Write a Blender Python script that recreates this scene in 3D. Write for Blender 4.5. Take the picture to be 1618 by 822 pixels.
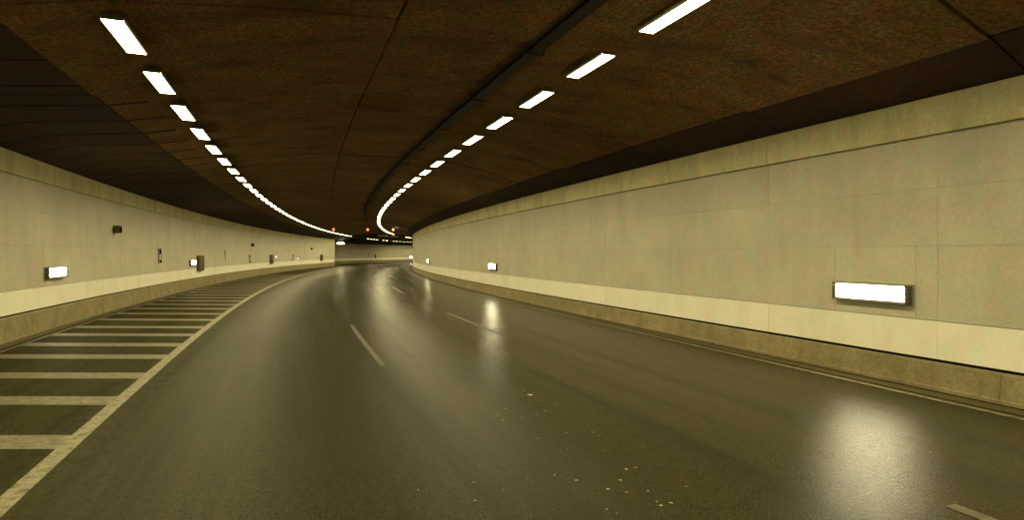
import bpy, math, random
import numpy as np
random.seed(7)
for o in list(bpy.data.objects): bpy.data.objects.remove(o)
scene = bpy.context.scene
COL = scene.collection

# ------------------------------------------------------------------ camera, world, exposure
cam = bpy.data.cameras.new("camera"); cam_o = bpy.data.objects.new("camera", cam); COL.objects.link(cam_o)
cam.sensor_width = 36.0; cam.lens = 36.0 * 889.68 / 1618.0
cam.shift_y = -11.3 / 1618.0
cam.clip_start = 0.05; cam.clip_end = 600
cam_o.location = (0, 0, 2.1); cam_o.rotation_euler = (math.radians(90), 0, 0)
scene.camera = cam_o
world = bpy.data.worlds.new("World"); scene.world = world; world.use_nodes = True
bg = world.node_tree.nodes['Background']; bg.inputs[0].default_value = (0.55, 0.5, 0.4, 1); bg.inputs[1].default_value = 0.004
scene.view_settings.view_transform = 'Standard'; scene.view_settings.look = 'None'
scene.view_settings.exposure = 0.0; scene.view_settings.gamma = 1.0
scene.cycles.use_denoising = True
scene.cycles.sample_clamp_indirect = 3.0
scene.cycles.max_bounces = 8
scene.cycles.diffuse_bounces = 5
LAMP_L = 21.0          # radiance of the ceiling tube covers at flat angles
BEAM_W = 80.0          # watts of each ceiling lamp's downward beam
WALL_L = 74.0          # radiance of the wall lamps

# ------------------------------------------------------------------ alignment of the tunnel: S along the right wall, o = metres to its left
DS = 0.5
S_ = np.arange(-30, 215, DS)
K_ = np.interp(S_, [0, 25, 50, 75, 100, 130], [0.13929, 0.37204, 0.31882, 0.34274, 0.47025, 0.78546]) * 0.5
TH = np.cumsum(K_) * DS; i0 = int(np.argmin(abs(S_))); TH = np.radians(23.06245 - (TH - TH[i0]))
XS = np.cumsum(-np.sin(TH) * DS); YS = np.cumsum(np.cos(TH) * DS)
XS = XS - XS[i0] + 10.12647; YS = YS - YS[i0]
def ref(s): return float(np.interp(s, S_, XS)), float(np.interp(s, S_, YS)), float(np.interp(s, S_, TH))
def zp(s):
    s = max(s, 0) / 100.0
    s = min(s, 1.6)
    return -0.19583 * s * s + 0.05433 * s ** 3
def P(s, o, h):
    x, y, t = ref(s)
    return (x - math.cos(t) * o, y - math.sin(t) * o, h + zp(s))
def heading(s): return ref(s)[2]
def LW(s):
    q = max(s, -12) / 50.0
    return 15.05 + 1.58694 * q - 1.08686 * q * q
END = 101.0
def FW(s):
    if s < 126: return 17.4
    if s > 152: return 14.6
    u = (s - 126) / 26.0; u = u * u * (3 - 2 * u)
    return 17.4 - 2.8 * u

# ------------------------------------------------------------------ materials
def mat(name, build):
    m = bpy.data.materials.new(name); m.use_nodes = True
    nt = m.node_tree; b = nt.nodes['Principled BSDF']; build(nt, b); return m
def N(nt, t, **kw):
    n = nt.nodes.new(t)
    for k, v in kw.items(): setattr(n, k, v)
    return n
def noise(nt, scale, detail=4, rough=0.6, vec=None, stretch=None):
    n = N(nt, 'ShaderNodeTexNoise'); n.inputs['Scale'].default_value = scale
    n.inputs['Detail'].default_value = detail; n.inputs['Roughness'].default_value = rough
    if vec is None:
        tc = N(nt, 'ShaderNodeTexCoord'); vec = tc.outputs['Object']
    if stretch:
        mp = N(nt, 'ShaderNodeMapping'); mp.inputs['Scale'].default_value = stretch
        nt.links.new(vec, mp.inputs['Vector']); vec = mp.outputs['Vector']
    nt.links.new(vec, n.inputs['Vector']); return n
def ramp(nt, src, stops):
    r = N(nt, 'ShaderNodeValToRGB'); e = r.color_ramp.elements
    while len(e) < len(stops): e.new(0.5)
    for el, (p, c) in zip(e, stops):
        el.position = p; el.color = (c, c, c, 1) if not isinstance(c, tuple) else (*c, 1)
    nt.links.new(src, r.inputs['Fac']); return r
def mix(nt, fac, a, b, mode='MIX'):
    m = N(nt, 'ShaderNodeMix', data_type='RGBA', blend_type=mode)
    for sock, v in ((m.inputs['Factor'], fac), (m.inputs[6], a), (m.inputs[7], b)):
        if hasattr(v, 'links'): nt.links.new(v, sock)
        elif isinstance(v, tuple): sock.default_value = (*v, 1)
        else: sock.default_value = v
    return m.outputs[2]
def bump(nt, b, src, strength, dist=0.01):
    bp = N(nt, 'ShaderNodeBump'); bp.inputs['Strength'].default_value = strength; bp.inputs['Distance'].default_value = dist
    nt.links.new(src, bp.inputs['Height']); nt.links.new(bp.outputs[0], b.inputs['Normal'])

def speckled(base, var, scale_big=0.9, scale_fine=60, rough=0.5, spec=0.5, bumpk=0.15, rnd=0.06, chroma=0.08, stain=None):
    """a plain surface with slow mottling, fine grain and a little hue drift"""
    def f(nt, b):
        n1 = noise(nt, scale_big, 5, .65); n2 = noise(nt, scale_fine, 2, .7); n3 = noise(nt, 3.1, 3, .6)
        r1 = ramp(nt, n1.outputs['Fac'], [(0.3, 1 - var), (0.7, 1 + var if var < 1 else 1)])
        c = mix(nt, 1.0, base, r1.outputs[0], 'MULTIPLY')
        r2 = ramp(nt, n2.outputs['Fac'], [(0.32, 1 - var * 1.2), (0.68, 1.0)])
        c = mix(nt, 1.0, c, r2.outputs[0], 'MULTIPLY')
        n5 = noise(nt, 15, 6, .85)
        c = mix(nt, 1.0, c, ramp(nt, n5.outputs['Fac'], [(0.36, 1 - var * 1.6), (0.62, 1.0)]).outputs[0], 'MULTIPLY')
        warm = tuple(min(1, x * k) for x, k in zip(base, (1.22, .88, .74))); cool = tuple(min(1, x * k) for x, k in zip(base, (.84, 1.10, .86)))
        hue = mix(nt, ramp(nt, n3.outputs['Fac'], [(0.42, 0.0), (0.58, 1.0)]).outputs[0], warm, cool)
        c = mix(nt, chroma * 3, c, mix(nt, 1.0, hue, r2.outputs[0], 'MULTIPLY'))
        if stain:
            n4 = noise(nt, stain[0], 6, .7, stretch=stain[1])
            c = mix(nt, ramp(nt, n4.outputs['Fac'], [(0.48, 0.0), (0.72, stain[3])]).outputs[0], c, stain[2])
        oi = N(nt, 'ShaderNodeObjectInfo')
        rr = ramp(nt, oi.outputs['Random'], [(0, 1 - rnd), (1, 1.0)])
        c = mix(nt, 1.0, c, rr.outputs[0], 'MULTIPLY')
        nt.links.new(c, b.inputs['Base Color'])
        b.inputs['Roughness'].default_value = rough; b.inputs['Specular IOR Level'].default_value = spec
        bump(nt, b, n2.outputs['Fac'], bumpk, 0.004)
    return f
M = {}
M['panel'] = mat('wall_panel_enamel', speckled((.60, .572, .46), .11, chroma=.07, rough=.45, spec=.3, bumpk=.12, rnd=.07, stain=(1.1, (.9, .9, .16), (.30, .275, .19), .35)))
M['skirt'] = mat('skirting_panel_cream', speckled((.90, .87, .75), .045, chroma=.05, rough=.4, spec=.35, bumpk=.05, rnd=.03, stain=(2.0, (.6, .6, .2), (.55, .48, .3), .3)))
M['band'] = mat('upper_band_concrete', speckled((.78, .74, .47), .16, rough=.8, spec=.2, bumpk=.3, rnd=.05, stain=(1.6, (1, 1, .25), (.26, .25, .11), .5)))
M['kerb'] = mat('kerb_concrete', speckled((.32, .27, .145), .24, scale_big=2.2, scale_fine=45, rough=.75, spec=.25, bumpk=.5, rnd=.08, chroma=.04, stain=(2.5, (1, 1, .3), (.15, .12, .06), .7)))
M['gutter'] = mat('gutter_concrete', speckled((.11, .09, .04), .22, scale_big=3, rough=.7, spec=.25, bumpk=.4, rnd=.08, stain=(3, (1, 1, 1), (.07, .06, .03), .7)))
M['ceil'] = mat('soot_dark_concrete', speckled((.31, .188, .082), .5, scale_big=1.5, scale_fine=17, rough=.92, spec=.05, bumpk=.7, rnd=.16, chroma=.16, stain=(.9, (.6, 1.5, 1), (.07, .042, .032), .9)))
M['haunch'] = mat('soot_black_haunch', speckled((.085, .048, .030), .30, scale_big=.9, scale_fine=28, rough=.9, spec=.1, bumpk=.4, rnd=.2, chroma=.1, stain=(.7, (.6, 1.5, 1), (.025, .018, .014), .8)))
M['roofback'] = mat('roof_void', speckled((.02, .015, .01), .2))
M['black'] = mat('black_gap', speckled((.010, .009, .007), .2, rough=.9, spec=.05))
M['joint'] = mat('panel_joint', speckled((.34, .32, .24), .2))
M['metal'] = mat('dark_steel', speckled((.10, .095, .08), .2, rough=.5, spec=.4))
M['grey'] = mat('grey_casting', speckled((.30, .285, .24), .15, rough=.45, spec=.5))
M['tray'] = mat('cable_tray_steel', speckled((.040, .027, .022), .3, rough=.7, spec=.2))
M['brown'] = mat('brown_cabinet', speckled((.115, .085, .04), .15, rough=.45, spec=.4))
M['brown2'] = mat('olive_cabinet_door', speckled((.07, .06, .025), .15, rough=.45, spec=.4))
M['white'] = mat('white_plastic', speckled((.8, .78, .7), .04, rough=.4))
M['bluesign'] = mat('blue_sign_face', speckled((.20, .24, .38), .1, rough=.4))
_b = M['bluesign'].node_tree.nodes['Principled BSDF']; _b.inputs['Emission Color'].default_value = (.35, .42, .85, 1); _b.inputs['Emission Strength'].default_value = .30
M['palebox'] = mat('pale_box', speckled((.55, .48, .33), .1, rough=.5))
M['rust'] = mat('rust_red_paint', speckled((.30, .07, .02), .2, rough=.6))
def emis(name, col, s):
    m = bpy.data.materials.new(name); m.use_nodes = True; nt = m.node_tree; b = nt.nodes['Principled BSDF']
    b.inputs['Base Color'].default_value = (.8, .8, .75, 1)
    b.inputs['Emission Color'].default_value = (*col, 1); b.inputs['Emission Strength'].default_value = s
    return m
M['tube'] = emis('lit_tube_cover', (1.0, .855, .43), LAMP_L)
M['wlamp'] = emis('lit_wall_lamp_cover', (1.0, .90, .54), WALL_L)
M['orange'] = emis('lit_orange_signal', (1.0, .12, .015), 3.2)
M['amber'] = emis('lit_amber_signal', (1.0, .30, .02), 3.2)
M['dot'] = emis('lit_white_marker', (1.0, .95, .8), 3.0)

def asphalt(nt, b):
    tc = N(nt, 'ShaderNodeTexCoord'); uv = N(nt, 'ShaderNodeUVMap'); uv.uv_map = 'UVMap'
    big = noise(nt, .35, 5, .6); mid = noise(nt, 4.5, 5, .7); fine = noise(nt, 14, 6, .85); grit = noise(nt, 75, 3, .8)
    c = mix(nt, ramp(nt, big.outputs['Fac'], [(.35, 0.), (.65, 1.)]).outputs[0], (.009, .006, .002), (.004, .009, .0015))
    c = mix(nt, mix(nt, .28, ramp(nt, fine.outputs['Fac'], [(.42, 0.), (.60, 1.)]).outputs[0], ramp(nt, mid.outputs['Fac'], [(.35, 0.), (.65, 1.)]).outputs[0]), c, (.034, .031, .010))
    ch = ramp(nt, grit.outputs['Fac'], [(.54, 0.), (.64, 1.)]); c = mix(nt, ch.outputs[0], c, (.11, .10, .038))
    dk = ramp(nt, grit.outputs['Fac'], [(.38, .9), (.47, 0.)]); c = mix(nt, dk.outputs[0], c, (.007, .006, .002))
    # polished wheel paths and long tyre streaks, from the road's own across/along coordinates
    sep = N(nt, 'ShaderNodeSeparateXYZ'); nt.links.new(uv.outputs[0], sep.inputs[0])
    st = noise(nt, 1.0, 4, .6, vec=uv.outputs[0], stretch=(1.6, .05, 1))
    c = mix(nt, ramp(nt, st.outputs['Fac'], [(.48, 0.), (.70, .75)]).outputs[0], c, (.009, .0085, .003))
    nt.links.new(c, b.inputs['Base Color'])
    rr = ramp(nt, st.outputs['Fac'], [(.3, .22), (.7, .27)])
    r2 = mix(nt, .35, rr.outputs[0], ramp(nt, grit.outputs['Fac'], [(.35, .14), (.65, .42)]).outputs[0])
    # the outer lane is drier and coarser than the polished lanes, the hatched area dusty
    mr = N(nt, 'ShaderNodeMapRange'); nt.links.new(sep.outputs['X'], mr.inputs['Value'])
    wob = N(nt, 'ShaderNodeMath', operation='MULTIPLY_ADD'); nt.links.new(mid.outputs['Fac'], wob.inputs[0]); wob.inputs[1].default_value = 1.6; nt.links.new(sep.outputs['X'], wob.inputs[2])
    nt.links.new(wob.outputs[0], mr.inputs['Value']); mr.inputs['From Min'].default_value = 0.0; mr.inputs['From Max'].default_value = 16.0
    add = ramp(nt, mr.outputs[0], [(.34, 0.0), (.62, .16), (.74, .19), (.80, .38)])
    sp = ramp(nt, mr.outputs[0], [(.34, .085), (.62, .042), (.74, .036), (.80, .015)])
    nt.links.new(sp.outputs[0], b.inputs['Specular IOR Level'])
    r2 = mix(nt, 1.0, r2, add.outputs[0], 'ADD')
    nt.links.new(r2, b.inputs['Roughness']);  b.inputs['Specular Tint'].default_value = (.97, .96, .66, 1)
    h = mix(nt, .5, fine.outputs['Fac'], grit.outputs['Fac'])
    bump(nt, b, h, .65, .006)
M['asphalt'] = mat('damp_dark_asphalt', asphalt)
def paint(col, wear):
    def f(nt, b):
        w = noise(nt, 9, 6, .8); g = noise(nt, 70, 2, .7)
        f1 = ramp(nt, w.outputs['Fac'], [(wear, 0.), (wear + .16, 1.)]); g1 = ramp(nt, g.outputs['Fac'], [(.35, 0.75), (.6, 1.)])
        c = mix(nt, 1.0, col, g1.outputs[0], 'MULTIPLY')
        c = mix(nt, f1.outputs[0], c, (.04, .034, .013)); nt.links.new(c, b.inputs['Base Color'])
        b.inputs['Roughness'].default_value = .6; bump(nt, b, g.outputs['Fac'], .4, .004)
    return f
M['paint'] = mat('worn_white_road_paint', paint((.20, .18, .10), .45))
M['paintB'] = mat('worn_hatch_paint', paint((.16, .142, .072), .43))
M['paintW'] = mat('faint_lane_paint', paint((.11, .10, .055), .42))

# ------------------------------------------------------------------ mesh helpers
def link(o, parent=None):
    COL.objects.link(o)
    if parent is not None: o.parent = parent
    return o
def mesh_obj(name, verts, faces, m, parent=None, uvs=None, smooth=False):
    me = bpy.data.meshes.new(name); me.from_pydata(verts, [], faces)
    if uvs is not None:
        l = me.uv_layers.new(name='UVMap'); vi = np.empty(len(me.loops), dtype=np.int32); me.loops.foreach_get('vertex_index', vi)
        l.data.foreach_set('uv', np.array(uvs, dtype=np.float32)[vi].ravel())
    if smooth: me.polygons.foreach_set('use_smooth', [True] * len(me.polygons))
    me.materials.append(m); me.update()
    return link(bpy.data.objects.new(name, me), parent)
def steps(s0, s1, step):
    n = max(1, int(math.ceil((s1 - s0) / step - 1e-6))); return [s0 + (s1 - s0) * i / n for i in range(n + 1)]
def sweep(name, sec, s0, s1, m, parent=None, step=1.7, base=None, closed=True, skew=None):
    """sec: list of (o, h) swept along the alignment; base(s) is added to o"""
    ss = steps(s0, s1, step); V = []; U = []; n = len(sec)
    for s in ss:
        b = base(s) if base else 0.0
        for (o, h) in sec: V.append(P(s, o + b, h)); U.append((o + b, s))
    F = []
    for i in range(len(ss) - 1):
        for j in range(n if closed else n - 1):
            a, c = i * n + j, i * n + (j + 1) % n
            F.append((a, c, c + n, a + n))
    if closed:
        F.append(tuple(range(n - 1, -1, -1))); F.append(tuple((len(ss) - 1) * n + j for j in range(n)))
    return mesh_obj(name, V, F, m, parent, U)
def tag(o, label=None, cat=None, group=None, kind=None):
    if label: o['label'] = label
    if cat: o['category'] = cat
    if group: o['group'] = group
    if kind: o['kind'] = kind
    return o
def empty(name, loc=(0, 0, 0), rz=0):
    o = bpy.data.objects.new(name, None); o.empty_display_size = .2; o.location = loc; o.rotation_euler = (0, 0, rz); return link(o)
class MB:
    def __init__(s): s.v = []; s.f = []
    def box(s, x0, x1, y0, y1, z0, z1, bev=0.0):
        if bev <= 0:
            k = len(s.v); s.v += [(x, y, z) for z in (z0, z1) for y in (y0, y1) for x in (x0, x1)]
            s.f += [tuple(k + i for i in q) for q in ((0, 2, 3, 1), (4, 5, 7, 6), (0, 1, 5, 4), (2, 6, 7, 3), (0, 4, 6, 2), (1, 3, 7, 5))]
            return s
        import bmesh
        bm = bmesh.new(); bmesh.ops.create_cube(bm, size=1)
        for v in bm.verts: v.co = ((x0 + x1) / 2 + v.co.x * (x1 - x0), (y0 + y1) / 2 + v.co.y * (y1 - y0), (z0 + z1) / 2 + v.co.z * (z1 - z0))
        bmesh.ops.bevel(bm, geom=bm.edges[:], offset=bev, segments=1, affect='EDGES')
        k = len(s.v); bm.verts.index_update(); s.v += [tuple(v.co) for v in bm.verts]; s.f += [tuple(k + v.index for v in f.verts) for f in bm.faces]; bm.free(); return s
    def cyl(s, c, r, h, axis='Z', n=12, r2=None):
        k = len(s.v); r2 = r if r2 is None else r2
        for e, rr in ((0, r), (h, r2)):
            for i in range(n):
                a = 2 * math.pi * i / n; p, q = rr * math.cos(a), rr * math.sin(a)
                s.v.append({'Z': (c[0] + p, c[1] + q, c[2] + e), 'Y': (c[0] + p, c[1] + e, c[2] + q), 'X': (c[0] + e, c[1] + p, c[2] + q)}[axis])
        s.f += [(k + i, k + (i + 1) % n, k + n + (i + 1) % n, k + n + i) for i in range(n)]
        s.f += [tuple(k + i for i in range(n - 1, -1, -1)), tuple(k + n + i for i in range(n))]
        return s
    def build(s, name, m, parent=None): return mesh_obj(name, s.v, s.f, m, parent)
def copy_tree(root, loc, rz):
    r = root.copy(); COL.objects.link(r); r.location = loc; r.rotation_euler = (0, 0, rz)
    for ch in list(root.children):
        c = ch.copy(); COL.objects.link(c); c.parent = r
        for g in ch.children:
            d = g.copy(); COL.objects.link(d); d.parent = c
    return r

# ================================================================== STRUCTURE
S0, S1 = -24.0, 205.0
# ---- road sheet
def road_sheet():
    V, U, F = [], [], []; ss = steps(S0, S1, 1.5); cols = 9
    for s in ss:
        w = (LW(s) if s < END else FW(s)) + .6
        for j in range(cols):
            o = -0.5 + (w + .5) * j / (cols - 1); V.append(P(s, o, 0)); U.append((o, s))
    for i in range(len(ss) - 1):
        for j in range(cols - 1):
            a = i * cols + j; F.append((a, a + 1, a + 1 + cols, a + cols))
    r = mesh_obj('road', V, F, M['asphalt'], None, U); tag(r, kind='structure'); return r
road = road_sheet()
def strip(name, o0, o1, s0, s1, m, z=.004, base=None, step=1.5):
    ss = steps(s0, s1, step); V, U, F = [], [], []
    for i, s in enumerate(ss):
        b = base(s) if base else 0
        V += [P(s, o0 + b, z), P(s, o1 + b, z)]; U += [(o0 + b, s), (o1 + b, s)]
        if i: a = 2 * i - 2; F.append((a, a + 1, a + 3, a + 2))
    return mesh_obj(name, V, F, m, road, U)
strip('edge_line', .60, .73, S0, 130, M['paint'])
strip('edge_line', 11.37, 11.55, S0, 178, M['paint'])
strip('edge_line', 10.9, 11.0, 100, 178, M['paintW'], z=.006)
for k in range(-1, 7):
    a = 14.3 + 16.2 * k
    if a + 6.2 > S0: strip('lane_dash', 7.545, 7.655, a, a + 6.2, M['paintW'])
for k in range(-1, 7):
    a = 16.9 + 16.2 * k
    strip('lane_dash', 4.11, 4.24, a, a + 6.1, M['paintW'] if k else M['paintW'])
# ---- hatched area between the left line and the left kerb: skewed bars
HB = [9.55, 11.43, 13.27, 14.97, 16.80, 18.34, 19.95, 21.48, 23.30, 25.1, 26.9]
while HB[-1] < 60: HB.append(HB[-1] + 1.78)
for k in range(1, 12): HB.insert(0, HB[0] - 1.8)
SK = math.radians(22.0)
for s in HB:
    t = heading(s) - SK; dx, dy = -math.cos(t), -math.sin(t)
    a = P(s, 11.55, 0); wd = .46
    # march to the kerb
    L = 0.0
    while L < 9:
        x, y = a[0] + dx * L, a[1] + dy * L
        best = int(np.argmin((XS - x) ** 2 + (YS - y) ** 2)); oo = -math.cos(TH[best]) * (x - XS[best]) - math.sin(TH[best]) * (y - YS[best])
        if oo > LW(S_[best]) - .62: break
        L += .05
    u = (-dy, dx) if dx * 1 < 0 else (dy, -dx)
    z = .004 + a[2]; h = heading(s)
    # line end cut along the edge line, other end cut along the kerb
    cx, cy = -math.sin(h), math.cos(h); kx = wd / max(.3, abs(cx * dy - cy * dx))
    n = 4; V = []; F = []
    for i in range(n + 1):
        q = L * i / n; px, py = a[0] + dx * q, a[1] + dy * q
        V += [(px - cx * kx / 2, py - cy * kx / 2, z), (px + cx * kx / 2, py + cy * kx / 2, z)]
        if i: b = 2 * i - 2; F.append((b, b + 1, b + 3, b + 2))
    mesh_obj('hatch_bar', V, F, M['paintB'], road)
strip('edge_line', -.60, -.50, S0, 100, M['paintW'], z=.004, base=LW)

# ---- gutters
g = strip('gutter', .20, .50, S0, 130, M['gutter'], z=.005); g.parent = None; tag(g, kind='structure')
g = strip('gutter_slot', .13, .20, S0, 130, M['black'], z=.003); g.parent = None; tag(g, kind='structure')
g = strip('gutter', -.40, -.12, S0, END, M['gutter'], z=.007, base=LW); g.parent = None; tag(g, kind='structure')

# ---- kerbs: one upstand per side, cast in lengths
def kerb(sec, s0, s1, base, L=3.25, fine=80):
    k = empty('kerb'); tag(k, kind='structure'); s = s0
    while s < s1 - .2:
        e = min(s + L, s1)
        sweep('kerb_stone', sec, s + .003, e - .003, M['kerb'], k, base=base); s = e
    return k
kerb([(-.55, -.3), (.13, -.3), (.13, .05), (.10, .07), (.055, .40), (.03, .425), (-.55, .425)], -24, 130, None)
kerb([(.55, -.3), (-.12, -.3), (-.12, .02), (-.06, .55), (-.03, .58), (.55, .58)], -24, END, LW)
kerb([(.55, -.3), (-.12, -.3), (-.12, .02), (-.06, .52), (-.03, .55), (.55, .55)], 104, 178, FW, L=6.5)

# ---- walls
def wall(label, s0, s1, base, sg, hb, hs, hr1, hr2, hp, ht, off, W=3.25, splits=(), coarse=False):
    """sg=+1: road lies at +o of the base; rows of panels on a black backing, skirting below, concrete band above"""
    w = empty('tunnel_wall'); tag(w, label, 'tunnel wall')
    sweep('backing', [(-.55 * sg, hb - .05), (-.035 * sg, hb - .05), (-.035 * sg, ht - .01), (-.55 * sg, ht - .01)], s0, s1, M['joint'], w, base=base, step=2.5)
    sweep('base_gap', [(-.03 * sg, hb - .045), (.0, hb - .045), (.0, hb - .002), (-.03 * sg, hb - .002)], s0, s1, M['black'], w, base=base, step=2.5)
    js = []; s = off
    while s > s0: s -= W
    while s < s1: js.append(max(s, s0)); s += W
    js.append(s1)
    gp = .0045
    for a, b in zip(js[:-1], js[1:]):
        if b - a < .3: continue
        def pc(name, m, x0, x1, z0, z1, proud=0.0):
            p = proud + random.uniform(-.002, .002); d = .03
            sweep(name, [(sg * (p - d), z0), (sg * p, z0), (sg * p, z1), (sg * (p - d), z1)], x0, x1, m, w, base=base)
        pc('skirting_panel', M['skirt'], a + gp / 2, b - gp / 2, hb + .0, hs, .012)
        rows = [(hs + .012, hr1), (hr1 + gp, hr2), (hr2 + .003, hp - .003)] if not coarse else [(hs + .012, hr1), (hr1 + gp, hp - .003)]
        for ri, (z0, z1) in enumerate(rows):
            cuts = [a, b]
            if ri == 0:
                for q0, q1 in splits:
                    if a < q0 and q1 < b: cuts = [a, q0, q1, b]
            for c0, c1 in zip(cuts[:-1], cuts[1:]): pc('wall_panel', M['panel'], c0 + gp / 2, c1 - gp / 2, z0, z1)
    for i in range(0, len(js) - 1, 2):
        a, b = js[i], js[min(i + 2, len(js) - 1)]
        sweep('upper_band', [(-.5 * sg, hp), (.07 * sg, hp), (.07 * sg, ht), (-.5 * sg, ht)], a + .006, b - .006, M['band'], w, base=base)
    return w
RL = [10.38 + 20.6 * k for k in range(-1, 5)]
wall('long cream panelled wall curving away on the right of the road', -24, 130, None, 1, .47, 1.05, 2.21, 3.10, 3.93, 4.50, 12.6,
     splits=[(s - .70, s + .70) for s in RL])
wall('cream panelled wall on the left beyond the hatched area', -24, END, LW, -1, .62, 1.18, 2.3, 3.2, 4.02, 4.55, 12.6)
fw = wall('distant set back wall closing the bend between the other two walls', 104, 178, FW, -1, .60, 1.12, 2.3, 3.2, 3.85, 4.35, 104, W=6.5, coarse=True)
# end face of the left wall and the return behind it
e = MB(); 
def quadbox(name, s0, s1, o0, o1, h0, h1, m, parent=None):
    return sweep(name, [(o0, h0), (o1, h0), (o1, h1), (o0, h1)], s0, s1, m, parent)
t = empty('end_wall'); tag(t, 'return wall set back behind the far end of the left wall', 'wall')
quadbox('wall_face', END + .02, END + .5, LW(END) + .03, 18.2, -.3, 4.9, M['band'], t)

# ---- ceiling
ceil = empty('ceiling'); tag(ceil, kind='structure')
def arc(pts, o):
    return float(np.interp(o, [p[0] for p in pts], [p[1] for p in pts]))
def section(s):
    w = LW(s) if s < END else 15.0
    return [(0.05, 4.52), (.9, 4.88), (2.2, 5.28), (3.3, 5.50), (4.3, 5.60), (7.7, 5.64), (9.5, 5.52), (11.4, 5.30), (12.6, 5.05), (w - 1.0, 4.86), (w - .05, 4.57)]
def slab(name, fr, s0, s1, m, drop, th=.16):
    """fr(s) -> list of o stations"""
    ss = steps(s0, s1, 2.1); V, F = [], []; n = None
    for s in ss:
        sec = section(s); os_ = fr(s); n = len(os_)
        for o in os_: V.append(P(s, o, arc(sec, o) - drop))
        for o in reversed(os_): V.append(P(s, o, arc(sec, o) - drop + th))
    k = 2 * n
    for i in range(len(ss) - 1):
        for j in range(k):
            a, c = i * k + j, i * k + (j + 1) % k; F.append((a, a + k, c + k, c))
    F.append(tuple(range(k))); F.append(tuple((len(ss) - 1) * k + j for j in range(k - 1, -1, -1)))
    return mesh_obj(name, V, F, m, ceil)
s = -24.6 + .4; n_ = 0
while s < 178:
    L = 4.05 if s < 100 else 8.1
    e_ = s + L; g_ = .013
    d1, d2 = random.uniform(-.02, .035), random.uniform(-.02, .035)
    slab('ceiling_haunch', lambda q: [.05, .45, .88], s + g_, e_ - g_, M['haunch'], 0.0)
    slab('ceiling_slab', lambda q: [.91, 1.6, 2.2, 3.3, 4.3, 5.9, 7.685], s + g_, e_ - g_, M['ceil'], d1)
    slab('ceiling_slab', lambda q: [7.715, 9.5, 11.4, 12.6], s + g_, e_ - g_, M['ceil'], d2)
    slab('ceiling_haunch', lambda q: [12.63, section(q)[-2][0], section(q)[-1][0]], s + g_, e_ - g_, M['haunch'], 0.0)
    for q in (.7, 2.05, 3.4):
        if s < 60:
            V, F = [], []; a = s + q; sec = section(a); os_ = [11.9, 12.6, section(a)[-2][0], section(a)[-1][0]]
            for i, o in enumerate(os_):
                hh = arc(sec, o)
                for da, dh in ((0, .02), (0, -.014), (.07, -.014), (.07, .02)): V.append(P(a + da, o, hh + dh))
                if i:
                    k = 4 * i - 4
                    for j in range(4): F.append((k + j, k + (j + 1) % 4, k + 4 + (j + 1) % 4, k + 4 + j))
            F += [(0, 3, 2, 1), (12, 13, 14, 15)]
            mesh_obj('ceiling_rib', V, F, M['haunch'], ceil)
    s = e_
def cross(s0, s1, sec, m, name): return sweep(name, sec, s0, s1, m, ceil, step=3)
cross(-24, 178, [(-.6, 5.95), (16, 5.95), (16, 6.1), (-.6, 6.1)], M['roofback'], 'roof_deck')
cross(-24, 178, [(-.6, 4.52), (.02, 4.52), (.02, 5.0), (-.6, 6.0)], M['roofback'], 'roof_edge')
for a, b in ((END, 178),):
    sweep('ceiling_slab', [(0.02, 4.62), (9.4, 4.62), (9.4, 4.8), (0.02, 4.8)], a + .02, b, M['ceil'], ceil, base=lambda q: 14.95, step=3)
sweep('roof_edge', [(-.02, 4.57), (.6, 4.57), (.6, 6.0), (-.02, 5.2)], -24, END, M['roofback'], ceil, base=LW, step=3)
tag(sweep('downstand_beam', [(.9, 5.08), (LW(104) + .1, 5.08), (LW(104) + .1, 5.7), (.9, 5.7)], 104.2, 104.9, M['haunch']), 'dark beam crossing the ceiling where both rows of lamps break off', 'beam')

# ================================================================== THINGS
# ---- cable trays
def tray(o, h, w, s0, s1, base, label):
    t = empty('cable_tray'); tag(t, label, 'cable tray')
    sweep('tray', [(o - w / 2, h), (o + w / 2, h), (o + w / 2, h + .07), (o + w / 2 - .015, h + .07), (o + w / 2 - .015, h + .012), (o - w / 2 + .015, h + .012), (o - w / 2 + .015, h + .07), (o - w / 2, h + .07)], s0, s1, M['tray'], t, base=base)
    sweep('cable', [(o - .10, h + .015), (o - .03, h + .015), (o - .03, h + .06), (o - .10, h + .06)], s0, s1, M['black'], t, base=base)
    sweep('cable', [(o + .03, h + .015), (o + .12, h + .015), (o + .12, h + .055), (o + .03, h + .055)], s0, s1, M['black'], t, base=base)
    return t
tr1 = tray(5.35, 5.51, .22, -24, 103, None, 'long dark cable tray under the ceiling, just left of the right row of lamps')
for tr, o, h, bs in ((tr1, 5.35, 5.50, None),):
    for k in range(16):
        s = 6.3 + 3.1 * k; b = bs(s) if bs else 0
        q = MB().box(-.18, .18, -.02, .02, -.02, -.003).box(-.175, -.16, -.02, .02, -.01, .12).box(.16, .175, -.02, .02, -.01, .12)
        ob = q.build('hanger', M['tray'], tr); ob.location = P(s, o + b, h); ob.rotation_euler = (0, 0, heading(s))
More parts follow.
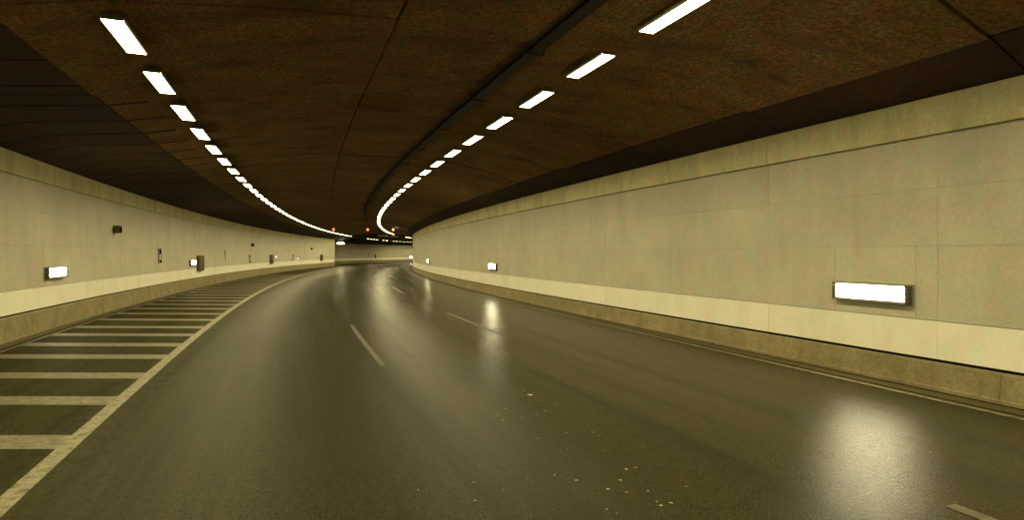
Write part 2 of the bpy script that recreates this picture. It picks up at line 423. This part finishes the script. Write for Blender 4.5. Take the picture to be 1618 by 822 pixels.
# ---- ceiling lamps
LEN, WID = 1.33, .25
def lamp_proto():
    r = empty('ceiling_lamp')
    h = MB().box(-WID / 2 + .0, WID / 2 - .0, -LEN / 2 + .0, LEN / 2 - .0, .031, .10, .012); h.build('housing', M['metal'], r)
    MB().box(-WID / 2, WID / 2, -LEN / 2, LEN / 2, .010, .030, .004).build('tube_cover', M['tube'], r)
    for q in (-1, 1): MB().box(*sorted((q * (WID / 2 + .001), q * (WID / 2 + .007))), -LEN / 2, LEN / 2, .0, .045).build('side_shield', M['white'], r)
    for y in (-.45, .45): MB().box(-.05, .05, y - .02, y + .02, .101, .20).build('bracket', M['metal'], r)
    for y in (-1, 1): MB().box(-WID / 2 + .0, WID / 2 - .0, min(y * (LEN / 2 + .002), y * (LEN / 2 + .014)), max(y * (LEN / 2 + .002), y * (LEN / 2 + .014)), .012, .06).build('end_cap', M['metal'], r)
    L = bpy.data.lights.new('lamp_beam', 'AREA'); L.shape = 'RECTANGLE'; L.size = WID - .02; L.size_y = LEN - .02
    L.energy = BEAM_W; L.color = (1.0, .86, .45); L.spread = math.radians(156)
    lo = bpy.data.objects.new('lamp_beam', L); lo.location = (0, 0, .006); link(lo, r)
    return r
proto = lamp_proto(); used = [False]
def put(proto, used, loc, rz):
    if not used[0]:
        used[0] = True; proto.location = loc; proto.rotation_euler = (0, 0, rz); return proto
    return copy_tree(proto, loc, rz)
ORD = ['nearest', 'second', 'third', 'fourth', 'fifth', 'sixth', 'seventh', 'eighth', 'ninth', 'tenth', 'eleventh', 'twelfth', 'thirteenth', 'fourteenth', 'fifteenth', 'sixteenth']
def row(o, h, s_first, ds, s_end, side, seen0, base=None):
    k0 = int(math.floor((-14 - s_first) / ds)) + 1; k = k0
    while s_first + ds * k < s_end:
        s = s_first + ds * k
        l = put(proto, used, P(s, o, h), heading(s))
        l['category'] = 'ceiling lamp'; l['group'] = 'white tube lamps in two rows along the ceiling'
        i = k - seen0
        if i < 0: l['label'] = 'white ceiling lamp of the %s row overhead, nearer than the photo shows' % side
        elif i == 0: l['label'] = 'nearest and largest lit white ceiling lamp of the %s row' % side
        elif i < len(ORD): l['label'] = 'lit white ceiling lamp of the %s row, %s from its near end' % (side, ORD[i])
        else: l['label'] = 'far lit lamp merging into the white line at the end of the %s row' % side
        k += 1
row(4.128, 5.494, 10.41, 2.376, 103.5, 'right', 0)
row(11.36, 5.121, 13.13, 2.235, 103.6, 'left', 0)
for o, h, lst in ((11.36, 5.10, [117.5 + 2.4 * i for i in range(22) if i not in (4, 7)]), (4.128, 5.494, [117.5 + 2.4 * i for i in range(22)])):
    for s in lst:
        l = put(proto, used, P(s, o, h), heading(s)); l['category'] = 'ceiling lamp'; l['group'] = 'lamps beyond the dark gap in the rows'
        l['label'] = 'tiny far ceiling lamp beyond the dark gap, %s row' % ('left' if o > 8 else 'right')
# ---- wall lamps.  local frame: x = out of the wall, y = along, z = up
def wall_lamp_proto():
    r = empty('wall_lamp')
    MB().box(-.02, .035, -.68, .68, -.17, .17, .008).build('back_plate', M['grey'], r)
    MB().box(.036, .086, -.585, .585, -.105, .125, .016).build('tube_cover', M['wlamp'], r)
    for sgn in (-1, 1):
        c = MB(); a, b = sorted((sgn * .60, sgn * .675)); c.box(.036, .125, a, b, -.15, .155, .012).build('end_cap', M['metal'], r)
    MB().box(.036, .105, -.598, .598, -.16, -.108, .01).build('lower_lip', M['grey'], r)
    MB().box(.036, .075, -.598, .598, .128, .150, .004).build('upper_lip', M['grey'], r)
    for y in (-.2, .2): MB().box(.0865, .090, y - .004, y + .004, -.10, .12).build('cover_clip', M['grey'], r)
    for y in (-.64, .64): MB().cyl((.126, y, .10), .014, .012, 'X', 8).build('screw', M['grey'], r)
    return r
wp = wall_lamp_proto(); wu = [False]
def wall_thing_place(s, o, h, side):
    t = heading(s); return P(s, o, h), (t + math.pi if side == 'right' else t)
RLAB = ['wide lit wall lamp on the right wall, too near to be in the photo', 'largest lit wall lamp, bright white, at the right of the photo on the right wall', 'second lit lamp along the right wall, much smaller than the nearest', 'small far lit lamp near the vanishing edge of the right wall', 'lit lamp farther round the bend of the right wall', 'last lit lamp round the bend of the right wall']
RH = 1.425
for lb, s in zip(RLAB, [-10.2, 10.38, 30.53, 52.3, 73, 93]):
    loc, rz = wall_thing_place(s, .0, RH, 'right'); l = put(wp, wu, loc, rz); tag(l, lb, 'wall lamp', 'lit lamps low on the tunnel walls')
for lb, s in (('lit wall lamp on the left wall, too near to be in the photo', 5.5), ('nearest lit lamp on the left wall, at the far left of the photo', 23.0), ('small lit lamp on the left wall beside the tall brown cabinet', 40.35)):
    loc, rz = wall_thing_place(s, LW(s), 1.55, 'left'); l = put(wp, wu, loc, rz); tag(l, lb, 'wall lamp', 'lit lamps low on the tunnel walls')
def find_s(base, px, a=104.0, b=176.0):
    best = (1e9, a)
    for k in range(2000):
        q = a + (b - a) * k / 1999; x, y, z = P(q, base(q), 1.5)
        if y > 1: best = min(best, (abs(809 + 889.68 * x / y - px), q))
    return best[1]
for lb, px, h in (('tiny far lamp low on the set back wall where it nears the right wall', 648.5, 1.25), ('farthest tiny lamp on the set back wall, touching the edge of the right wall', 654.0, .9)):
    s = find_s(FW, px, 130, 178); loc, rz = wall_thing_place(s, FW(s), h, 'left'); l = put(wp, wu, loc, rz); tag(l, lb, 'wall lamp', 'lit lamps low on the tunnel walls')
for s in (104.2, 106.4, 108.6):
    l = put(proto, used, P(s, 16.4, 4.42), heading(s)); tag(l, 'ceiling lamp over the merging lane, hidden behind the far end of the left wall', 'ceiling lamp', 'lamps over the merging lane')
y = 106.0; l = put(wp, wu, ((538.5 - 809) / 889.68 * y, y, 2.1 + 15.0 / 889.68 * y), math.radians(-84)); tag(l, 'bright lamp hanging low from the ceiling just past the end of the left wall', 'hanging lamp')
for x in (-.5, .5): MB().cyl((.02, x, .17), .02, .7, 'Z', 6).build('hanger', M['metal'], l)
# ---- marker lights on the left wall
for lb, s, h in (('tiny white marker light just right of the second tall cabinet on the left wall', 68.6, 1.74), ('tiny white marker light far along the left wall, right of a dark call box', 79.5, 1.45)):
    loc, rz = wall_thing_place(s, LW(s), h, 'left'); r = empty('marker_light', loc, rz); tag(r, lb, 'marker light', 'small marker lights on the left wall')
    MB().box(-.02, .04, -.14, .14, -.14, .14, .01).build('base', M['grey'], r); MB().cyl((.041, 0, 0), .10, .05, 'X', 12, .07).build('lens', M['dot'], r)
# ---- loudspeaker boxes
def speaker(s, h, lb, far=False):
    loc, rz = wall_thing_place(s, LW(s) if s < END else FW(s), h, 'left'); r = empty('loudspeaker', loc, rz); tag(r, lb, 'loudspeaker', 'dark boxes high on the left wall')
    MB().box(.0, .03, -.10, .10, -.10, .10).build('bracket', M['metal'], r)
    MB().box(.031, .22, -.15, .15, -.14, .14, .012).build('box', M['brown2'], r)
    MB().box(.2205, .235, -.12, .12, -.11, .11).build('grille', M['black'], r)
speaker(28.1, 2.99, 'small dark box high on the left wall, the nearest of three')
speaker(58.2, 2.89, 'small dark box high on the left wall, the middle of three')
speaker(87.2, 2.80, 'small dark box high on the left wall, the farthest of three')
# ---- call points
def call(s, lb, base=LW, hc=1.98):
    loc, rz = wall_thing_place(s, base(s), hc, 'left'); r = empty('emergency_phone', loc, rz); tag(r, lb, 'emergency phone', 'emergency call points on the left wall')
    MB().box(.0, .05, -.17, .17, -.36, .36, .01).build('housing', M['grey'], r)
    MB().box(.0505, .075, -.12, .12, .08, .32).build('door', M['black'], r)
    MB().box(.0505, .085, -.12, -.02, -.16, .05).build('label_plate', M['white'], r)
    MB().box(.0505, .09, .0, .12, -.16, .05).build('keypad', M['metal'], r)
    MB().cyl((.0505, 0, -.27), .065, .06, 'X', 12).build('push_button', M['black'], r)
call(34.1, 'narrow metal call point with dark window on the left wall, left of nearest brown cabinet')
call(57.4, 'small dark call point far along the left wall, below a dark box', hc=1.62)
call(77.2, 'tiny dark call point far along the left wall, left of a white marker light', hc=1.62)
call(134.5, 'tiny dark call point on the set back wall, toward its left end', base=FW, hc=1.75)
call(152, 'tiny dark call point on the set back wall, toward the right wall', base=FW, hc=1.6)
# ---- cabinets
def cabinet(s, lb, base=LW, w=1.25):
    loc, rz = wall_thing_place(s, base(s), 1.5, 'left'); r = empty('fire_cabinet', loc, rz); tag(r, lb, 'fire cabinet', 'tall fire cabinets on the left wall')
    MB().box(.0, .16, -w / 2, w / 2, -.47, .47, .012).build('body', M['brown'], r)
    for i, (a, b, m) in enumerate(((-.44, -.02, 'brown2'), (.02, .44, 'brown'))):
        d = MB().box(.1605, .18, -w / 2 + .04, w / 2 - .04, a, b, .004).build('door', M[m], r)
        MB().box(.1805, .20, w / 2 - .16, w / 2 - .12, (a + b) / 2 - .06, (a + b) / 2 + .06).build('handle', M['grey'], d)
cabinet(42.0, 'tall brown cabinet on the left wall, right beside a lit lamp')
cabinet(66.4, 'smaller looking tall brown cabinet on the left wall, just left of a white marker light')
cabinet(93.2, 'farthest tall cabinet on the left wall, near its far end')
cabinet(137.5, 'tiny far cabinet on the set back wall beside a call point', base=FW, w=.6)
# ---- thin sign at S 49
loc, rz = wall_thing_place(49.0, LW(49), 2.12, 'left'); r = empty('wall_sign', loc, rz); tag(r, 'thin dark vertical strip sign on the left wall, right of the nearest brown cabinet', 'wall sign')
MB().box(0, .03, -.07, .07, -.25, .25).build('plate', M['metal'], r); MB().box(.0305, .045, -.03, .03, -.62, -.26).build('conduit', M['metal'], r)
# junction box, rust coloured, near the left tray
loc = P(14.9, LW(14.9) - 1.15, 4.83); r = empty('junction_box', loc, heading(14.9)); tag(r, 'small rusty red junction box under the ceiling above the left wall', 'junction box')
MB().box(-.10, .10, -.14, .14, -.02, .07, .01).build('box', M['rust'], r); MB().cyl((0, .15, .03), .02, .6, 'Y', 8).build('pipe', M['rust'], r)
# ---- lane signals
def signal(px, m, lb):
    y = 70.0; x = (px - 809) / 889.68 * y; i = int(np.argmin(abs(YS - y)))
    r = empty('lane_signal', (x, y, 2.1 + 36.8 / 889.68 * y), heading(S_[i])); tag(r, lb, 'lane signal', 'lit orange lane signals hung under the ceiling')
    MB().box(-.24, .24, -.0, .14, -.24, .24, .02).build('housing', M['black'], r)
    f = MB(); f.cyl((0, -.045, 0), .16, .044, 'Y', 16); f.build('light', m, r)
    MB().box(-.20, .20, -.20, -.0, .19, .22).build('hood', M['black'], r)
    MB().cyl((0, .07, .241), .03, .30, 'Z', 8).build('hanger', M['metal'], r)
signal(527, M['orange'], 'orange lit lane signal, leftmost of three, touching the left line of lamps')
signal(581, M['orange'], 'orange lit lane signal, the middle of three')
signal(621.3, M['amber'], 'amber lit lane signal, rightmost of three, beside the round blue sign')
y = 66.; r = empty('round_sign', ((627.8 - 809) / 889.68 * y, y, 2.1 + 42.5 / 889.68 * y), math.radians(10)); tag(r, 'small round pale blue sign hanging under the ceiling beside the rightmost signal', 'road sign')
MB().cyl((0, 0, 0), .30, .03, 'Y', 20).build('disc', M['bluesign'], r); MB().cyl((0, .015, .26), .02, .25, 'Z', 8).build('hanger', M['metal'], r)
q = MB().cyl((0, -.012, 0), .10, .011, 'Y', 16).build('face', M['grey'], r)
# ---- pale boxes hung far along the ceiling
for px, lb in ((521, 'pale flat box under the ceiling above the far end of the left wall'), (604.5, 'pale flat box under the ceiling between the middle and right lane signals')):
    y = 97.; r = empty('ceiling_box', ((px - 809) / 889.68 * y, y, 2.1 + 27.3 / 889.68 * y), math.radians(7)); tag(r, lb, 'ceiling box')
    MB().box(-.9, .9, 0, .5, -.13, .13, .03).build('box', M['palebox'], r)
    for x in (-.6, .6): MB().cyl((x, .25, .131), .02, .25, 'Z', 6).build('hanger', M['metal'], r)
# ---- paint flecks scattered on the road
def fleck(V, F, x, y, r, z):
    n = 6; k = len(V); a0 = random.uniform(0, 6)
    for i in range(n):
        a = a0 + 2 * math.pi * i / n; q = r * random.uniform(.5, 1.2); V.append((x + q * math.cos(a), y + .8 * q * math.sin(a), z))
    V.append((x, y, z + .006)); F += [(k + i, k + (i + 1) % n, k + n) for i in range(n)]
def px2ground(px, py):
    y = 889.68 * 2.1 / (py - 399.75); return (px - 809) / 889.68 * y, y
pts = [(838, 625), (828, 618), (752, 606), (740, 629), (781, 624), (798, 647), (788, 657), (794, 665), (800, 676), (848, 655), (825, 661), (881, 627), (877, 641), (861, 650), (895, 685), (850, 694), (897, 712), (924, 683), (937, 684), (990, 743), (1005, 740), (980, 760), (960, 774), (990, 779), (1024, 777), (1038, 794), (1045, 800), (959, 806), (1084, 770), (876, 752), (751, 792), (661, 776), (910, 760), (945, 690), (1470, 716), (1372, 704), (765, 617), (1060, 796), (1412, 760)]
V, F = [], []
for i, (a, b) in enumerate(pts[1:]):
    x, y = px2ground(a, b); fleck(V, F, x, y, random.uniform(.010, .020), .003)
for i in range(26):
    a, b = random.gauss(890, 130), random.uniform(600, 818); x, y = px2ground(a, b); fleck(V, F, x, y, random.uniform(.004, .010), .003)
M['chip'] = mat('pale_paint_chip', speckled((.38, .35, .24), .15, rough=.6))
fl = mesh_obj('paint_flecks', V, F, M['chip']); tag(fl, 'scattered tiny pale paint flecks on the asphalt ahead', 'paint flecks', kind='stuff')
V, F = [], []; x, y = px2ground(*pts[0]); fleck(V, F, x, y, .045, .003); fleck(V, F, x - .02, y + .01, .03, .004)
tag(mesh_obj('paint_chip', V, F, M['chip']), 'largest pale paint fleck lying on the asphalt ahead', 'paint chip')
bpy.context.view_layer.update()
